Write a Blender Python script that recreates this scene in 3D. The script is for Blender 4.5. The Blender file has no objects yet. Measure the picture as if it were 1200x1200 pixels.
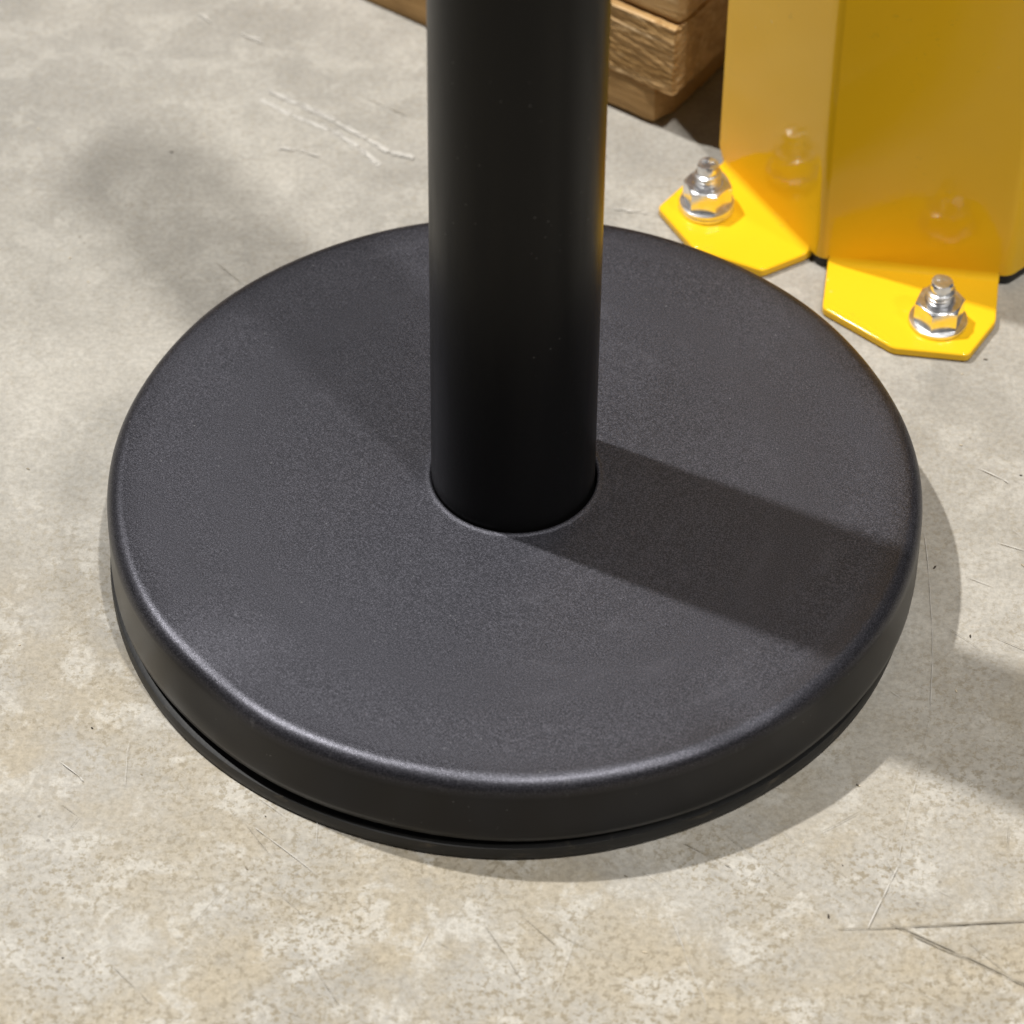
import bpy, bmesh, math, random
from mathutils import Vector, Matrix, noise
R = math.radians
sc = bpy.context.scene
col = sc.collection

# ------------------------------------------------------------------ camera
cam_d = bpy.data.cameras.new('camera'); cam = bpy.data.objects.new('camera', cam_d); col.objects.link(cam)
right = Vector((0.99993, 0.00824, 0.00821)); up = Vector((-0.01163, 0.70836, 0.70575)); back = Vector((0.0, -0.7058, 0.7084))
m = Matrix((right, up, back)).transposed().to_4x4(); m.translation = Vector((-0.00077, -1.04989, 1.07679))
cam.matrix_world = m
cam_d.sensor_width = 36.0; cam_d.lens = 128.05
cam_d.clip_start = 0.05; cam_d.clip_end = 200
cam_d.dof.use_dof = True; cam_d.dof.focus_distance = 1.462; cam_d.dof.aperture_fstop = 11.0
sc.camera = cam

# ------------------------------------------------------------------ light of the hall
w = bpy.data.worlds.new('World'); sc.world = w; w.use_nodes = True
bg = w.node_tree.nodes['Background']; bg.inputs[0].default_value = (1.0, 0.99, 1.0, 1); bg.inputs[1].default_value = 0.05

def lamp(az, tanzen, dist, power, size, color):
    """ceiling lamp or added fill lamp: az = compass angle (deg, from +x) seen from the post, tanzen = tangent of its angle off the vertical"""
    z = math.atan(tanzen)
    v = Vector((math.sin(z) * math.cos(R(az)), math.sin(z) * math.sin(R(az)), math.cos(z)))
    l = bpy.data.lights.new('ceiling_or_fill_lamp', 'AREA'); l.shape = 'DISK'; l.size = size; l.energy = power; l.color = color
    o = bpy.data.objects.new('ceiling_or_fill_lamp', l); col.objects.link(o)
    o.location = v * dist; o.rotation_euler = v.to_track_quat('Z', 'Y').to_euler()
    return o
lamp(153.5, 0.50, 8.0, 640, 0.20, (1.0, 0.985, 0.96))
lamp(-54.0, 0.27, 8.0, 385, 0.22, (1.0, 0.985, 0.96))
lamp(-40.0, 0.80, 11.0, 215, 0.60, (1.0, 0.985, 0.96))  # added fill lamp with no known fixture, lifts shadows and front faces

sc.view_settings.view_transform = 'Standard'; sc.view_settings.look = 'None'
sc.view_settings.exposure = 0.0; sc.view_settings.gamma = 1.0; sc.view_settings.use_curve_mapping = False
sc.cycles.use_denoising = True
sc.cycles.max_bounces = 8

# ------------------------------------------------------------------ helpers
class NT:
    def __init__(s, name):
        s.m = bpy.data.materials.new(name); s.m.use_nodes = True; s.t = s.m.node_tree
        s.b = s.t.nodes['Principled BSDF']
        s.tc = s.t.nodes.new('ShaderNodeTexCoord'); s.obj = s.tc.outputs['Object']
    def set(s, **k):
        for n, v in k.items(): s.put(s.b.inputs[n.replace('_', ' ')], v)
    def put(s, i, v):
        if isinstance(v, bpy.types.NodeSocket): s.t.links.new(v, i)
        elif isinstance(v, tuple) and i.type == 'RGBA' and len(v) == 3: i.default_value = (*v, 1)
        else: i.default_value = v
    def noise(s, vec, scale, detail=3, rough=.5, dist=0.0, color=False):
        n = s.t.nodes.new('ShaderNodeTexNoise'); s.put(n.inputs['Vector'], vec)
        n.inputs['Scale'].default_value = scale; n.inputs['Detail'].default_value = detail
        n.inputs['Roughness'].default_value = rough; n.inputs['Distortion'].default_value = dist
        return n.outputs['Color' if color else 'Fac']
    def vor(s, vec, scale, feature='F1', out='Distance'):
        n = s.t.nodes.new('ShaderNodeTexVoronoi'); s.put(n.inputs['Vector'], vec); n.inputs['Scale'].default_value = scale
        n.feature = feature; return n.outputs[out]
    def ramp(s, v, a, b, lo=0.0, hi=1.0):
        n = s.t.nodes.new('ShaderNodeMapRange'); n.interpolation_type = 'SMOOTHSTEP'; s.put(n.inputs[0], v)
        for i, x in enumerate((a, b, lo, hi)): n.inputs[i + 1].default_value = x
        return n.outputs[0]
    def math(s, op, a, b=0.0, c=0.0, clamp=False):
        n = s.t.nodes.new('ShaderNodeMath'); n.operation = op; n.use_clamp = clamp
        for i, x in enumerate((a, b, c)): s.put(n.inputs[i], x)
        return n.outputs[0]
    def vm(s, op, a, b=None, scale=None):
        n = s.t.nodes.new('ShaderNodeVectorMath'); n.operation = op; s.put(n.inputs[0], a)
        if b is not None: s.put(n.inputs[1], b)
        if scale is not None: s.put(n.inputs['Scale'], scale)
        return n.outputs['Value' if op in ('DOT_PRODUCT', 'LENGTH') else 'Vector']
    def mix(s, f, a, b, mode='MIX'):
        n = s.t.nodes.new('ShaderNodeMix'); n.data_type = 'RGBA'; n.blend_type = mode
        s.put(n.inputs[0], f); s.put(n.inputs[6], a); s.put(n.inputs[7], b)
        return n.outputs[2]
    def bump(s, h, strength, dist, prev=None):
        n = s.t.nodes.new('ShaderNodeBump'); n.inputs['Strength'].default_value = strength; n.inputs['Distance'].default_value = dist
        s.put(n.inputs['Height'], h)
        if prev is not None: s.put(n.inputs['Normal'], prev)
        return n.outputs[0]
    def mapping(s, vec, rot=(0, 0, 0), scale=(1, 1, 1), loc=(0, 0, 0)):
        n = s.t.nodes.new('ShaderNodeMapping'); s.put(n.inputs[0], vec)
        n.inputs['Rotation'].default_value = rot; n.inputs['Scale'].default_value = scale; n.inputs['Location'].default_value = loc
        return n.outputs[0]
    def xyz(s, vec):
        n = s.t.nodes.new('ShaderNodeSeparateXYZ'); s.put(n.inputs[0], vec); return n.outputs
    def seg(s, pos, a, b, wd, soft=1.0):
        """mask of a thin line from a to b on the floor"""
        a = Vector((*a, 0)); b = Vector((*b, 0)); L = (b - a).length; d = (b - a) / L
        q = s.vm('SUBTRACT', pos, tuple(a))
        t = s.math('MINIMUM', s.math('MAXIMUM', s.vm('DOT_PRODUCT', q, tuple(d)), 0.0), L)
        e = s.vm('LENGTH', s.vm('SUBTRACT', q, s.vm('SCALE', tuple(d), scale=t)))
        return s.ramp(e, wd * (1 - soft * .8), wd * (1 + soft * .5), 1.0, 0.0)

def mesh_obj(name, bm, mat, parent=None, smooth=30):
    me = bpy.data.meshes.new(name)
    bmesh.ops.recalc_face_normals(bm, faces=bm.faces[:]); bm.to_mesh(me); bm.free()
    o = bpy.data.objects.new(name, me); col.objects.link(o)
    if mat: me.materials.append(mat)
    if smooth:
        me.shade_smooth(); me.set_sharp_from_angle(angle=R(smooth))
    if parent: o.parent = parent
    return o

def empty(name, loc, rz=0, label=None, cat=None, group=None):
    o = bpy.data.objects.new(name, None); col.objects.link(o); o.location = loc; o.rotation_euler = (0, 0, rz); o.empty_display_size = .05
    if label: o['label'] = label
    if cat: o['category'] = cat
    if group: o['group'] = group
    return o

def lathe(prof, seg=96, fn=None, close=False):
    bm = bmesh.new(); rings = []
    for k, (r, z) in enumerate(prof):
        if r < 1e-7: rings.append([bm.verts.new((0, 0, z))]); continue
        ring = []
        for i in range(seg):
            a = 2 * math.pi * i / seg; rr, zz = (fn(r, z, a) if fn else (r, z))
            ring.append(bm.verts.new((rr * math.cos(a), rr * math.sin(a), zz)))
        rings.append(ring)
    pairs = list(zip(rings, rings[1:])) + ([(rings[-1], rings[0])] if close else [])
    for p, q in pairs:
        for i in range(seg):
            j = (i + 1) % seg
            if len(p) == 1: bm.faces.new((p[0], q[i], q[j]))
            elif len(q) == 1: bm.faces.new((p[i], p[j], q[0]))
            else: bm.faces.new((p[i], p[j], q[j], q[i]))
    return bm

def bevel(o, wd, seg=2, ang=40):
    b = o.modifiers.new('bevel', 'BEVEL'); b.width = wd; b.segments = seg; b.limit_method = 'ANGLE'; b.angle_limit = R(ang)

# ------------------------------------------------------------------ floor
def mat_concrete():
    n = NT('concrete'); p = n.obj
    big = n.noise(p, 4.5, 3, .6)
    mid = n.noise(p, 15, 5, .66)
    pat = n.noise(n.mapping(p, loc=(1.3, .4, 0)), 38, 6, .72, .3)
    fin = n.noise(p, 420, 3, .75)
    spk = n.noise(n.mapping(p, loc=(2, 2, 0)), 310, 4, .78)
    x, y, z = n.xyz(p)
    front = n.ramp(n.math('ADD', y, n.math('MULTIPLY', n.math('SUBTRACT', big, .5), .7)), -.24, .10, 1.0, 0.0)
    c = n.mix(n.ramp(big, .32, .66), (.318, .302, .273), (.385, .364, .324))
    c = n.mix(n.ramp(mid, .30, .70), n.mix(1.0, c, (.84, .845, .85), 'MULTIPLY'), n.mix(1.0, c, (1.14, 1.125, 1.10), 'MULTIPLY'))
    # tan staining, pale worn patches, then clusters of brown speckle
    c = n.mix(n.math('MULTIPLY', n.ramp(n.math('SUBTRACT', 1.0, mid), .36, .62), n.math('ADD', .08, n.math('MULTIPLY', front, .78))), c, (.405, .345, .250))
    c = n.mix(n.math('MULTIPLY', n.ramp(pat, .50, .60), n.math('ADD', .32, n.math('MULTIPLY', front, .42))), c, (.495, .468, .415))
    c = n.mix(n.math('MULTIPLY', n.ramp(n.math('SUBTRACT', 1.0, pat), .54, .68), .32), c, (.255, .236, .202))
    clus = n.math('MULTIPLY', n.ramp(n.noise(n.mapping(p, loc=(7, 3, 0)), 19, 4, .65), .36, .58, .35, 1.0), n.math('ADD', .24, n.math('MULTIPLY', front, .70)))
    c = n.mix(n.math('MULTIPLY', n.ramp(spk, .50, .585), clus), c, (.255, .215, .150))
    c = n.mix(1.0, c, n.mix(n.ramp(fin, .28, .72), (.87, .87, .87), (1.13, 1.13, 1.13)), 'MULTIPLY')
    wq = n.vm('ADD', p, n.vm('SCALE', n.vm('SUBTRACT', n.noise(p, 16, 3, .6, color=True), (.5, .5, .5)), scale=.05))
    def blob(cx, cy, rx, ry, rot):
        q = n.vm('SUBTRACT', wq, (cx, cy, 0)); r = n.t.nodes.new('ShaderNodeVectorRotate'); r.rotation_type = 'Z_AXIS'
        n.put(r.inputs['Vector'], q); r.inputs['Angle'].default_value = rot
        return n.ramp(n.vm('LENGTH', n.vm('MULTIPLY', r.outputs[0], (1 / rx, 1 / ry, 0.0))), .15, 1.0, 1.0, 0.0)
    c = n.mix(n.math('MULTIPLY', blob(-.262, .125, .05, .03, R(20)), .35), c, (.22, .205, .18))
    c = n.mix(n.math('MULTIPLY', blob(.275, .04, .05, .03, R(-20)), .25), c, (.22, .205, .175))
    pore = n.math('MULTIPLY', n.ramp(n.vor(p, 75), .035, .08, 1.0, 0.0), n.ramp(mid, .50, .56))
    c = n.mix(n.math('MULTIPLY', pore, .65), c, (.14, .12, .095))
    h = n.math('SUBTRACT', fin, pore)
    n.set(Base_Color=c, Roughness=.5, Specular_IOR_Level=.38, Normal=n.bump(fin, .30, .0006))
    return n.m

bm = bmesh.new(); bmesh.ops.create_grid(bm, x_segments=4, y_segments=4, size=6.0)
floor = mesh_obj('floor', bm, mat_concrete(), smooth=0); floor['kind'] = 'structure'; floor['label'] = 'worn mottled beige grey concrete floor'

# scratches and scrape marks on the concrete: hair-thin slivers, each at its own height
random.seed(11)
ZS = [.00004]
def sliver(bm, a, b, wd, bend=0.0):
    a = Vector(a); b = Vector(b); d = (b - a); L = d.length
    if L < 1e-6: return
    d /= L; nn = Vector((-d.y, d.x)); k = max(3, int(L / .004)); ZS[0] += .0000012
    rows = []
    ph = random.uniform(0, 9)
    for i in range(k + 1):
        t = i / k; c = a + d * L * t + nn * (bend * 4 * t * (1 - t) + .0003 * noise.noise((t * L * 90, ph, 0)))
        ww = wd * min(1, 6 * t + .1, 6 * (1 - t) + .1) * (.6 + .7 * abs(noise.noise((t * L * 220, ph, 3))) * 1.4)
        rows.append((bm.verts.new((*(c + nn * ww / 2), ZS[0])), bm.verts.new((*(c - nn * ww / 2), ZS[0]))))
    for p, q in zip(rows, rows[1:]): bm.faces.new((p[0], p[1], q[1], q[0]))
def broken(bm, a, b, wd, bend=0.0, duty=.75):
    """one scratch that skips here and there"""
    a = Vector(a); b = Vector(b); L = (b - a).length; t = 0.0; nn = Vector((-(b - a).y, (b - a).x)) / L
    f = lambda t: a + (b - a) * t + nn * bend * 4 * t * (1 - t)
    while t < 1:
        e = min(1, t + random.uniform(.006, .03) / L)
        if random.random() < duty: sliver(bm, f(t), f(e), wd * random.uniform(.6, 1.25))
        t = e
def scrape(bm, a, b, width, n, wd):
    """a broad scrape made of many short strands"""
    a = Vector(a); b = Vector(b); d = b - a; L = d.length; nn = Vector((-d.y, d.x)) / L
    for _ in range(n):
        t = random.random(); l = random.uniform(.002, .008) / L; o = nn * random.gauss(0, width * .4)
        sliver(bm, a + d * t + o, a + d * min(1, t + l) + o, random.uniform(.5, 1.3) * wd)
def flat_mat(name, c, r=.6):
    n = NT(name); n.set(Base_Color=n.mix(n.noise(n.obj, 400, 3), tuple(v * .75 for v in c), tuple(v * 1.2 for v in c)), Roughness=r, Specular_IOR_Level=.3); return n.m
pale = bmesh.new(); dark = bmesh.new()
def chain(pts): return list(zip(pts, pts[1:]))
for a, b in chain([(-.1222, .295), (-.1067, .2839), (-.0883, .2729), (-.0739, .2607), (-.0636, .2467)]) + chain([(-.1189, .3015), (-.1031, .2915), (-.0857, .2790), (-.0701, .2660), (-.0599, .2567), (-.048, .2525)]): scrape(pale, a, b, .0019, 70, .00045)
for a, b in [((-.1126, .2587), (-.1014, .2571)), ((-.1014, .2571), (-.0914, .2529)), ((-.135, .345), (-.122, .336)), ((.0423, .2183), (.0597, .2156)), ((-.155, .36), (-.148, .352))]: scrape(pale, a, b, .0013, 10, .0006)
for a, b, w_, be in [((.1705, .012), (.1655, -.088), .00028, .002), ((.1655, -.090), (.148, -.162), .00022, 0), ((.150, -.075), (.176, -.086), .00026, -.004), ((.148, -.165), (.128, -.21), .0006, 0), ((-.176, -.118), (-.166, -.128), .0006, .001),
                 ((-.098, -.150), (-.070, -.176), .0004, 0), ((.196, .052), (.208, .043), .0005, .001), ((.20, .008), (.212, .003), .0005, 0), ((.186, -.012), (.197, -.018), .0004, 0), ((-.03, -.2), (-.045, -.24), .0003, 0), ((.06, -.19), (.075, -.24), .0003, 0)]: broken(pale, a, b, w_, be)
for a, b, w_, be in [((.142, -.1922), (.215, -.2350), .0006, 0), ((.1424, -.1934), (.215, -.2362), .0005, 0), ((.150, -.1985), (.205, -.2305), .0003, 0), ((.1225, -.1965), (.24, -.1865), .0006, -.001), ((.135, -.1962), (.235, -.1878), .0005, 0), ((.16, -.1935), (.235, -.1884), .0004, 0),
                 ((.0655, -.155), (.084, -.167), .0003, 0), ((.0655, -.155), (.10, -.176), .00014, 0), ((.100, -.138), (.128, -.172), .0002, 0), ((.0985, -.142), (.124, -.172), .00014, 0), ((.118, -.150), (.136, -.138), .0003, 0), ((.082, -.150), (.107, -.176), .00016, 0),
                 ((-.01, -.195), (.018, -.25), .0004, .001), ((-.135, .178), (-.118, .160), .0005, 0), ((-.072, .296), (-.050, .282), .0007, 0), ((-.075, -.212), (-.062, -.235), .0003, 0), ((.17, -.2), (.19, -.222), .0003, 0), ((.195, -.046), (.21, -.055), .0004, 0)]: broken(dark, a, b, w_, be, .88)
for k in range(80):
    x = random.uniform(-.23, .22); y = random.uniform(-.25, -.1) if random.random() < .7 else random.uniform(-.1, .3)
    if math.hypot(x, y) < .15: continue
    a = random.choice((-.75, .6, -.6, -.9, 1.3)) + random.uniform(-.3, .3); L = random.uniform(.004, .028)
    q = (x + L * math.cos(a), y + L * math.sin(a))
    broken(dark if random.random() < .62 else pale, (x, y), q, random.uniform(.00010, .00024), random.uniform(-.001, .001), .8)
for nm, b_, c_ in (('scratch_marks', dark, (.265, .235, .185)), ('scrape_marks', pale, (.53, .505, .46))):
    o = mesh_obj(nm, b_, flat_mat(nm, c_), floor, 0); o['kind'] = 'stuff'

# ------------------------------------------------------------------ barrier post
def mat_grain():
    n = NT('grained_black_plastic'); p = n.obj
    g = n.noise(p, 1900, 2, .8); g2 = n.noise(p, 700, 2, .6); big = n.noise(p, 11, 4, .6)
    x, y, z = n.xyz(p)
    rad = n.vm('LENGTH', n.vm('MULTIPLY', p, (1, 1, 0)))
    c = n.mix(n.ramp(g, .42, .80), (.0030, .0029, .0036), (.046, .0440, .0525))  # pale flecks in the colour stand in for glints off the grain
    side = n.ramp(z, .036, .0425)      # the moulded top is grained, the skirt smooth
    c = n.mix(side, (.0055, .0054, .0056), c)
    c = n.mix(n.ramp(big, .35, .7, 0, .5), c, n.mix(1.0, c, (1.35, 1.35, 1.35), 'MULTIPLY'))
    dust = n.math('MULTIPLY', n.ramp(n.vor(p, 260), .05, .13, 1, 0), n.ramp(n.noise(p, 60, 2), .54, .66))
    c = n.mix(n.math('MULTIPLY', dust, .35), c, (.28, .275, .275))
    # rubbed and dusty streaks on the top
    ang = n.math('ARCTAN2', y, x)
    cx = n.t.nodes.new('ShaderNodeCombineXYZ'); n.put(cx.inputs[0], n.math('MULTIPLY', rad, 5.0)); n.put(cx.inputs[1], n.math('MULTIPLY', ang, .16))
    rub = n.math('MULTIPLY', n.ramp(n.noise(cx.outputs[0], 16, 5, .7), .50, .74), n.math('MULTIPLY', side, n.ramp(n.noise(p, 9, 3), .40, .62)))
    c = n.mix(n.math('MULTIPLY', rub, .30), c, (.060, .058, .066))
    # rubbed marks along the rim
    scuff = n.math('MULTIPLY', n.ramp(n.noise(n.mapping(p, scale=(1, 1, .6)), 120, 4, .7), .62, .72), n.math('MULTIPLY', n.ramp(rad, .157, .162), n.ramp(z, .034, .040)))
    c = n.mix(n.math('MULTIPLY', scuff, .15), c, (.17, .165, .165))
    rg = n.math('ADD', n.math('MULTIPLY', n.math('MULTIPLY', side, n.ramp(rad, .146, .163, 1, .35)), .23), n.ramp(big, .3, .7, .28, .34))
    h = n.math('ADD', n.math('MULTIPLY', g, .6), n.math('MULTIPLY', g2, .4))
    h = n.math('MULTIPLY', h, n.math('ADD', .08, n.math('MULTIPLY', n.math('MULTIPLY', side, n.ramp(rad, .158, .162, 1, .25)), .92)))
    n.set(Base_Color=c, Roughness=rg, Specular_IOR_Level=n.math('ADD', .24, n.math('MULTIPLY', side, .70)), Specular_Tint=n.mix(n.math('MULTIPLY', side, n.ramp(g, .40, .70)), (.62, .62, .71), (1.42, 1.40, 1.60)), Normal=n.bump(h, .38, .0006))
    return n.m
def mat_pole():
    n = NT('satin_black_paint'); p = n.obj
    g = n.noise(p, 700, 2, .6); st = n.noise(n.mapping(p, scale=(1, 1, .12)), 90, 4, .6)
    dust = n.math('MULTIPLY', n.ramp(n.vor(p, 170), .04, .10, 1, 0), n.ramp(n.noise(p, 25, 3), .50, .60))
    c = n.mix(n.math('MULTIPLY', dust, .40), (.0045, .0043, .0042), (.12, .115, .11))
    n.set(Base_Color=c, Roughness=n.ramp(st, .3, .7, .28, .40), Specular_IOR_Level=.16, Normal=n.bump(g, .10, .0003))
    return n.m
def mat_rubber():
    n = NT('black_rubber'); p = n.obj
    d = n.ramp(n.noise(n.mapping(p, scale=(1, 1, 3)), 95, 5, .7), .55, .75)
    c = n.mix(n.math('MULTIPLY', d, .45), (.016, .0155, .015), (.13, .105, .075))
    n.set(Base_Color=c, Roughness=.55, Specular_IOR_Level=.4, Normal=n.bump(n.noise(p, 300, 4), .3, .0005))
    return n.m

post = empty('barrier_post', (0, 0, 0), label='black post rising from a wide round black base on the concrete', cat='post')
H = .0444; RC = .1650
prof = []
prof += [(.1560, .0130), (.1628, .0122), (.1640, .0120), (.1650, .0127)]
RN = .0070
for k in range(9): prof.append((RC + .0002 - .0002 * k / 8, .0127 + (H - RN - .0127) * (k + 1) / 9))
for k in range(1, 13):
    a = k / 12 * math.pi / 2
    prof.append((RC - RN + RN * math.cos(a), H - RN + RN * math.sin(a)))
for r in (.157, .155, .152, .148, .14, .13, .12, .11, .10, .09, .08, .07, .06, .05, .042, .0375): prof.append((r, H + .0006 * (1 - ((r - .035) / .122) ** 2)))
hr = .0345; zt = H + .0006; prof += [(.0362, H + .0006), (.0357, H + .00065), (.0352, H + .0009)]
for k in range(0, 7):
    a = math.pi / 2 * k / 6; prof.append((hr - .0010 * math.sin(a), zt + .0004 - .0009 * (1 - math.cos(a))))
prof += [(.03345, zt - .0012), (.03340, zt - .012)]
def wob(r, z, a):
    # slightly uneven moulded rim, with the shallow dent at the front left
    e = .00035 * math.sin(3 * a + .6) + .00028 * math.sin(5 * a + 2.1) + .0002 * math.sin(11 * a)
    d = math.exp(-((math.degrees(a) - 222) / 8) ** 2); d2 = math.exp(-((math.degrees(a) - 303) / 5) ** 2)
    f = max(0, min(1, (r - .13) / .03))
    zt_ = max(0, min(1, (z - .020) / .02))
    rr = r + f * (e * .8 - zt_ * (.0020 * d + .0006 * d2))
    zz = z - f * zt_ * (.0018 * d + .0006 * d2) + f * zt_ * .0003 * math.sin(2 * a + 1) + .00025 * f * math.sin(4 * a) * (1 if z < .0135 else zt_)
    return rr, zz
mesh_obj('base_cover', lathe(prof, 256, wob), mat_grain(), post, 60)
rp = [(0, .0), (.1575, .0), (.1630, .0002), (.1640, .0010), (.1641, .0040), (.1637, .0066), (.1622, .0075), (.1585, .0078), (.1575, .0083), (.1570, .0160), (0, .0160)]
def wob2(r, z, a):
    e = .0003 * math.sin(2 * a + .3) + .0002 * math.sin(7 * a); return r + (e if r > .15 else 0), z
mesh_obj('rubber_foot', lathe(rp, 192, wob2), mat_rubber(), post, 50).location = (-.0014, -.0006, 0)
pr = .0331
pole = mesh_obj('pole', lathe([(0, .020), (pr, .020), (pr, .10), (pr, .30), (pr, .60), (pr, .945), (pr - .001, .949), (pr - .004, .951), (0, .952)], 128), mat_pole(), post, 50)
pole.location = (-.0005, .0003, 0)

# ------------------------------------------------------------------ yellow guard
def mat_yellow():
    n = NT('yellow_powder_coat'); p = n.obj
    op = n.noise(p, 330, 3, .55); big = n.noise(p, 10, 3); sp = n.math('MULTIPLY', n.ramp(n.vor(p, 75), .05, .09, 1, 0), n.ramp(n.noise(p, 22, 2), .54, .6))
    c = n.mix(n.ramp(big, .35, .65), (.85, .485, .012), (.88, .51, .016))
    c = n.mix(n.math('MULTIPLY', sp, .25), c, (.84, .70, .30))
    h = n.math('ADD', op, n.math('MULTIPLY', sp, .8))
    gr = n.math('MULTIPLY', n.ramp(n.noise(p, 140, 5, .7), .60, .72), n.ramp(n.noise(p, 18, 3), .45, .62))
    c = n.mix(n.math('MULTIPLY', gr, .22), c, (.42, .26, .03))
    n.set(Base_Color=c, Roughness=n.ramp(n.noise(p, 30, 4, .6), .35, .7, .07, .12), Specular_IOR_Level=.30, Normal=n.bump(h, .09, .0007))
    return n.m
def mat_zinc():
    n = NT('zinc_plated_steel'); p = n.obj
    a = n.noise(p, 260, 4, .6); b = n.noise(p, 900, 2)
    c = n.mix(n.ramp(a, .35, .7), (.74, .74, .75), (.88, .88, .88))
    n.set(Base_Color=c, Metallic=.92, Roughness=n.ramp(a, .3, .7, .15, .27), Normal=n.bump(n.math('ADD', a, n.math('MULTIPLY', b, .3)), .05, .0003))
    return n.m
YEL = mat_yellow(); ZN = mat_zinc()
T = .0045; RF = .0035; ZF = T + RF                     # sheet thickness, fold radius, height where the fold ends
GA = Vector((.0925, .2495)); GB = Vector((.1345, .1792)); GC = Vector((.2190, .1680))
dAB = (GB - GA).normalized(); dBC = (GC - GB).normalized()
dCD = Matrix.Rotation(R(50), 2) @ dBC; GD = GC + dCD * .075
guard = empty('column_guard', (GB.x, GB.y, 0), label='yellow folded steel column guard bolted to the floor behind the black base', cat='column guard')

def bend_path():
    """outer line of the folded sheet with its bottom height: list of (point, outward normal, bottom z)"""
    out = []
    def nrm(d): return Vector((d.y, -d.x)) * 1.0
    pts = [GA, GB, GC, GD]; ds = [dAB, dBC, dCD]; rb = .007
    lens = [(pts[i + 1] - pts[i]).length for i in range(3)]
    spans = [(.004, lens[0] - .0065), (.0045, lens[1] - .0045), None]
    for i in range(3):
        d = ds[i]; n0 = nrm(d)
        t0 = rb * math.tan(R(25)) if i else 0; t1 = lens[i] - (rb * math.tan(R(25)) if i < 2 else 0)
        us = [t0, t1]
        if spans[i]:
            a, b = spans[i]; us = [t0, a - 1e-4, a, (a + b) / 2, b, b + 1e-4, t1]
            us = sorted(u for u in us if t0 <= u <= t1)
        for u in us:
            inside = spans[i] and spans[i][0] - 1e-6 <= u <= spans[i][1] + 1e-6
            zb = ZF if inside else .0062
            if i == 0 and u < 1e-6: zb = .0125
            out.append((pts[i] + d * u, n0, zb))
        if i < 2:                                   # rounded bend
            n1 = nrm(ds[i + 1]); c = pts[i] + d * t1 - n0 * rb
            a0 = math.atan2(n0.y, n0.x); a1 = math.atan2(n1.y, n1.x)
            while a1 < a0: a1 += 2 * math.pi
            if a1 - a0 > math.pi: a1 -= 2 * math.pi
            for k in range(1, 6):
                a = a0 + (a1 - a0) * k / 6; nn = Vector((math.cos(a), math.sin(a)))
                out.append((c + nn * rb, nn, .0062))
    return out
path = bend_path()
bm = bmesh.new(); zt = .80; cols = []  # unseen upper height raised so the plate shades the pallet end
for p_, nn, zb in path:
    q = p_ - nn * T; o = GB
    cols.append([bm.verts.new((p_.x - o.x, p_.y - o.y, zb)), bm.verts.new((p_.x - o.x, p_.y - o.y, zt)), bm.verts.new((q.x - o.x, q.y - o.y, zt)), bm.verts.new((q.x - o.x, q.y - o.y, zb))])
for a, b in zip(cols, cols[1:]):
    for k in range(4): bm.faces.new((a[k], b[k], b[(k + 1) % 4], a[(k + 1) % 4]))
bm.faces.new(cols[0]); bm.faces.new(cols[-1][::-1])
mesh_obj('folded_plate', bm, YEL, guard, 35)

# black sheet added as shade under the guard, showing at its cut corners
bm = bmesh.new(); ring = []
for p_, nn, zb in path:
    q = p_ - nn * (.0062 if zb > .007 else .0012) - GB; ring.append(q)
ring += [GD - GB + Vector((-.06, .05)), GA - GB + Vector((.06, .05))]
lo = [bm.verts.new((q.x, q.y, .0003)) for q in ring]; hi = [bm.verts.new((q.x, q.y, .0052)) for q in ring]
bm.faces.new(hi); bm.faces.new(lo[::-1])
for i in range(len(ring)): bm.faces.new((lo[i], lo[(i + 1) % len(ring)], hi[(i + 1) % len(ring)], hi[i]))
mesh_obj('gap_shade_sheet', bm, mat_rubber(), guard, 30)['label'] = 'thin black sheet standing in for the shade under the yellow plate'

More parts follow.
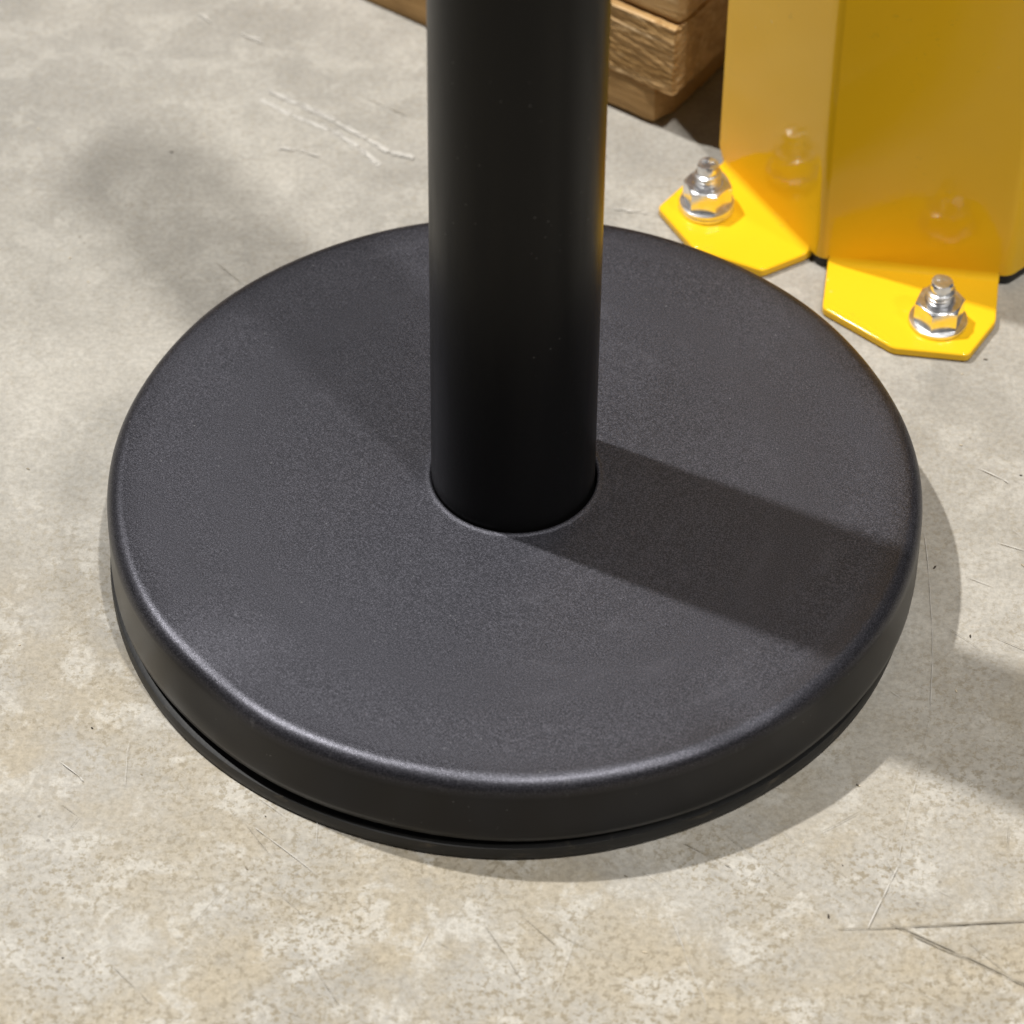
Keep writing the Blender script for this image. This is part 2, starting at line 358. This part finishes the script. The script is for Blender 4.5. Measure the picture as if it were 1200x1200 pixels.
def round_poly(pts, r, keep):
    out = []
    N = len(pts)
    for i, p_ in enumerate(pts):
        if i in keep: out.append(Vector(p_)); continue
        a = Vector(pts[i - 1]); b = Vector(pts[(i + 1) % N]); p_ = Vector(p_)
        da = (a - p_).normalized(); db = (b - p_).normalized()
        for k in range(5):
            t = k / 4; out.append((1 - t) ** 2 * (p_ + da * r) + 2 * t * (1 - t) * p_ + t * t * (p_ + db * r))
    return out
def flange(origin, d, pts):
    """foot plate turned outward at the bottom of a face; pts = outline (u along the face, n outward), first and last on the fold"""
    n0 = Vector((d.y, -d.x)); o = origin - GB
    def W(u, n, z): v = o + d * u + n0 * n; return (v.x, v.y, z)
    u0, u1 = pts[0][0], pts[-1][0]
    outl = round_poly([(u0, RF)] + pts[1:-1] + [(u1, RF)], .0022, (0, len(pts) - 1))
    bm = bmesh.new()
    z0 = .0004
    top = [bm.verts.new(W(p_.x, p_.y, T)) for p_ in outl]; bot = [bm.verts.new(W(p_.x, p_.y, z0)) for p_ in outl]
    bm.faces.new(top); bm.faces.new(bot[::-1])
    for i in range(len(top) - 1): bm.faces.new((top[i], bot[i], bot[i + 1], top[i + 1]))
    # fold: top/bottom rows from the plate up to the face
    pt, pb = (top[0], top[-1]), (bot[0], bot[-1])
    for k in range(1, 7):
        a = math.pi / 2 * k / 6
        nt, zt_ = RF - RF * math.sin(a), T + RF - RF * math.cos(a)
        nb, zb_ = RF - (RF + T) * math.sin(a), T + RF - (RF + T - z0) * math.cos(a)
        ct = (bm.verts.new(W(u0, nt, zt_)), bm.verts.new(W(u1, nt, zt_))); cb = (bm.verts.new(W(u0, nb, zb_)), bm.verts.new(W(u1, nb, zb_)))
        bm.faces.new((pt[0], pt[1], ct[1], ct[0])); bm.faces.new((pb[0], cb[0], cb[1], pb[1]))
        bm.faces.new((pt[0], ct[0], cb[0], pb[0])); bm.faces.new((pt[1], pb[1], cb[1], ct[1]))
        pt, pb = ct, cb
    ob = mesh_obj('foot_flange', bm, YEL, guard, 40); bevel(ob, .0007, 2, 55)
    return ob
lAB = (GB - GA).length; lBC = (GC - GB).length
flange(GA, dAB, [(.004, 0), (.004, .0160), (.0150, .0425), (.047, .0435), (lAB - .0065, .0250), (lAB - .0065, 0)])
flange(GB, dBC, [(.0045, 0), (.0045, .0310), (.0370, .0525), (.0700, .0525), (lBC - .0045, .0285), (lBC - .0045, 0)])

def stud_bm():
    P = .0021; ro = .0061; ri = .0049; prof = [(0, 0)]; nth = 8
    for k in range(nth):
        for t, r in ((0, ri), (.18, ri), (.42, ro), (.62, ro), (.86, ri)): prof.append((r, (k + t) * P))
    z = nth * P
    prof += [(ri, z), (.0049, z + .0006), (.0049, z + .0034), (.0046, z + .0042), (.0037, z + .0045), (.0018, z + .0041), (0, z + .0040)]
    def f(r, z_, a):
        top = z_ > nth * P + .001
        return (r * (1 + .03 * math.sin(3 * a + z_ * 4000)), z_ + .0003 * math.sin(2 * a + 1)) if top else (r, z_ + .0005 * math.sin(a))
    return lathe(prof, 48, f)
def nut_bm(af=.0194, h=.0104, hole=.0059):
    a = af / 2; seg = 72; bm = bmesh.new(); rings = []
    def rhex(phi): return a / math.cos((phi + math.pi / 6) % (math.pi / 3) - math.pi / 6)
    rows = [(0, 1e9)]
    for z in (0.0, .0005): rows.append((z, a * 1.0 + (z + .0006) * 1.6))
    zz = [.0012, .003, .005, .007] + [h - .0026 + .0026 * k / 14 for k in range(15)]
    for z in zz: rows.append((z, a * .965 + (h - z) * 1.75))
    rows = rows[1:]
    for z, lim in rows:
        ring = []
        for i in range(seg):
            phi = 2 * math.pi * i / seg; r = min(rhex(phi), lim); ring.append(bm.verts.new((r * math.cos(phi), r * math.sin(phi), z)))
        rings.append(ring)
    for r, z in ((hole + .0009, h), (hole, h - .0008), (hole, .0002)):
        rings.append([bm.verts.new((r * math.cos(2 * math.pi * i / seg), r * math.sin(2 * math.pi * i / seg), z)) for i in range(seg)])
    for p, q in list(zip(rings, rings[1:])) + [(rings[-1], rings[0])]:
        for i in range(seg): bm.faces.new((p[i], p[(i + 1) % seg], q[(i + 1) % seg], q[i]))
    return bm
def washer_bm(ro, h):
    ri = .0064; b = .0004
    return lathe([(ri, 0), (ro - b, 0), (ro, b), (ro, h - b), (ro - b * .3, h - b * .3), (ro - b, h), (ri, h)], 64, None, True)
def anchor(xy, rot, washers, label):
    b = mesh_obj('anchor_bolt', stud_bm(), ZN, guard, 35)
    z = T + .0001; b.location = (xy.x - GB.x, xy.y - GB.y, z); b.rotation_euler = (R(random.uniform(-1, 1)), R(random.uniform(-1, 1)), rot); b['label'] = label
    zz = 0.0
    for ro, h in washers:
        wv = mesh_obj('washer', washer_bm(ro, h), ZN, b, 40); wv.location = (0, 0, zz); zz += h + .00005
    nv = mesh_obj('nut', nut_bm(), ZN, b, 22); nv.location = (0, 0, zz)
    for v in b.children: v.rotation_euler = (0, 0, 0)
    # the stud reaches the same height above nut on each bolt
    b.data.transform(Matrix.Translation((0, 0, zz)))
    return b
pA = GA + dAB * .0265 + Vector((dAB.y, -dAB.x)) * .0235
pB = GB + dBC * .0555 + Vector((dBC.y, -dBC.x)) * .0325
anchor(pA, R(-102 - 0), [(.0124, .0022), (.0124, .0022)], 'zinc anchor bolt on the left foot flange')
anchor(pB, R(-82), [(.0129, .0022)], 'zinc anchor bolt on the front foot flange')

# ------------------------------------------------------------------ wooden pallet
def mat_wood(name, axis, c0, c1, c2, rough_grain=1.0):
    n = NT(name); p = n.obj
    s = [1, 1, 1]; s[axis] = .07
    q = n.mapping(p, scale=tuple(s))
    g = n.noise(q, 300, 5, .7, .2); g2 = n.noise(q, 42, 5, .6, 1.2); b = n.noise(p, 24, 4, .6)
    c = n.mix(n.ramp(g2, .3, .7), c0, c1); c = n.mix(n.ramp(g, .5, .75, 0, .75), c, c2)
    c = n.mix(n.ramp(b, .4, .72, 0, .5), c, n.mix(1.0, c, (.55, .52, .5), 'MULTIPLY'))
    n.set(Base_Color=c, Roughness=.8, Specular_IOR_Level=.25, Normal=n.bump(n.math('ADD', g, g2), .6 * rough_grain, .002))
    return n.m
WA = mat_wood('pallet_wood', 0, (.40, .235, .09), (.52, .325, .14), (.25, .135, .045), .6)
WB = mat_wood('weathered_pallet_wood', 0, (.40, .235, .085), (.66, .42, .19), (.86, .64, .38), .8)
pd = Vector((.1319, -.0898)).normalized(); prz = math.atan2(pd.y, pd.x)
pallet = empty('wooden_pallet', (.0690, .2735, 0), prz, label='wooden pallet corner standing on the floor behind the black pole', cat='pallet')
def board(name, x0, x1, y0, y1, z0, z1, mat, amp=.0006, seg=(40, 8, 5), freq=40, tilt=0, cham=0.0, seed=0):
    """local x runs along the front edge (0 = the right end), y goes back"""
    bm = bmesh.new(); nx, ny, nz = seg
    bmesh.ops.create_cube(bm, size=1.0)
    bmesh.ops.subdivide_edges(bm, edges=[e for e in bm.edges if abs((e.verts[0].co - e.verts[1].co).x) > .5], cuts=nx, use_grid_fill=True)
    bmesh.ops.subdivide_edges(bm, edges=[e for e in bm.edges if abs((e.verts[0].co - e.verts[1].co).y) > .5], cuts=ny, use_grid_fill=True)
    bmesh.ops.subdivide_edges(bm, edges=[e for e in bm.edges if abs((e.verts[0].co - e.verts[1].co).z) > .5], cuts=nz, use_grid_fill=True)
    for v in bm.verts:
        c = v.co.copy(); ed = sum(1 for t in c if abs(t) > .499)
        p = Vector((x0 + (c.x + .5) * (x1 - x0), y0 + (c.y + .5) * (y1 - y0), z0 + (c.z + .5) * (z1 - z0)))
        q = Vector((p.x * freq * .2 + seed, p.y * freq, p.z * freq + p.x * freq * tilt))
        d = noise.fractal(q, 1.0, 2.0, 4)
        dirv = Vector((c.x if abs(c.x) > .499 else 0, c.y if abs(c.y) > .499 else 0, c.z if abs(c.z) > .499 else 0)) * 2
        p += dirv * (amp * d - ((.0005 + .0008 * abs(d)) * (ed - 1) if ed > 1 else 0))
        if cham and c.x > .49: p.x -= cham * (1 if c.y < -.49 else 0)
        if p.z < .0003: p.z = .0003
        v.co = p
    return mesh_obj(name, bm, mat, pallet, 50)
board('base_board', -.80, -.0045, 0, .10, .0003, .0225, WA, .0008, (90, 6, 6), 60, cham=.0025)
board('block', -.125, .0035, -.001, .099, .0232, .0615, WB, .0006, (130, 36, 60), 620, tilt=.10, seed=3)
board('block', -.125, .0035, .0025, .097, .0622, .1000, WB, .0006, (60, 20, 20), 90, tilt=.1, seed=7)
board('deck_board', -.80, .002, 0, .10, .1006, .1220, WA, .0008, (60, 6, 6), 60, seed=9)  # out of view; added with the mid block to cast the pallet's shadow
board('block', -.46, -.32, .001, .098, .0232, .1000, WB, .0012, (30, 12, 12), 90, seed=12)
board('block', -.795, -.665, .001, .098, .0232, .1000, WB, .0012, (30, 12, 12), 90, seed=15)

# ------------------------------------------------------------------ grit lying on the floor
def mat_grit():
    n = NT('grit'); oi = n.vor(n.obj, 40, out='Color'); x, y, z = n.xyz(oi)
    c = n.mix(n.ramp(x, .3, .7), (.04, .03, .02), (.55, .47, .34)); n.set(Base_Color=c, Roughness=.8); return n.m
bm = bmesh.new(); random.seed(5)
spots = [(.1735, -.0065), (.1770, -.075), (.0505, -.208), (-.205, .045), (.205, .12), (.19, .066), (-.165, -.10), (.21, -.005), (.135, -.125), (-.16, .255), (-.20, .18), (.12, -.19), (-.10, -.17), (.185, -.045)]
spots += [(random.uniform(-.24, .22), random.uniform(-.24, .3)) for _ in range(60)]
for i, (x, y) in enumerate(spots):
    if math.hypot(x, y) < .17: continue
    s = (.0007 if i < 14 else random.uniform(.0002, .0006)); mm = Matrix.Translation((x, y, s * .4)) @ Matrix.Rotation(random.uniform(0, 6), 4, 'Z') @ Matrix.Diagonal((s * random.uniform(.8, 2), s * .6, s * .5, 1))
    bmesh.ops.create_icosphere(bm, subdivisions=1, radius=1.0, matrix=mm)
grit = mesh_obj('grit', bm, mat_grit(), smooth=0); grit['kind'] = 'stuff'; grit['label'] = 'tiny crumbs of grit and wood scattered on the concrete'; grit['category'] = 'grit'
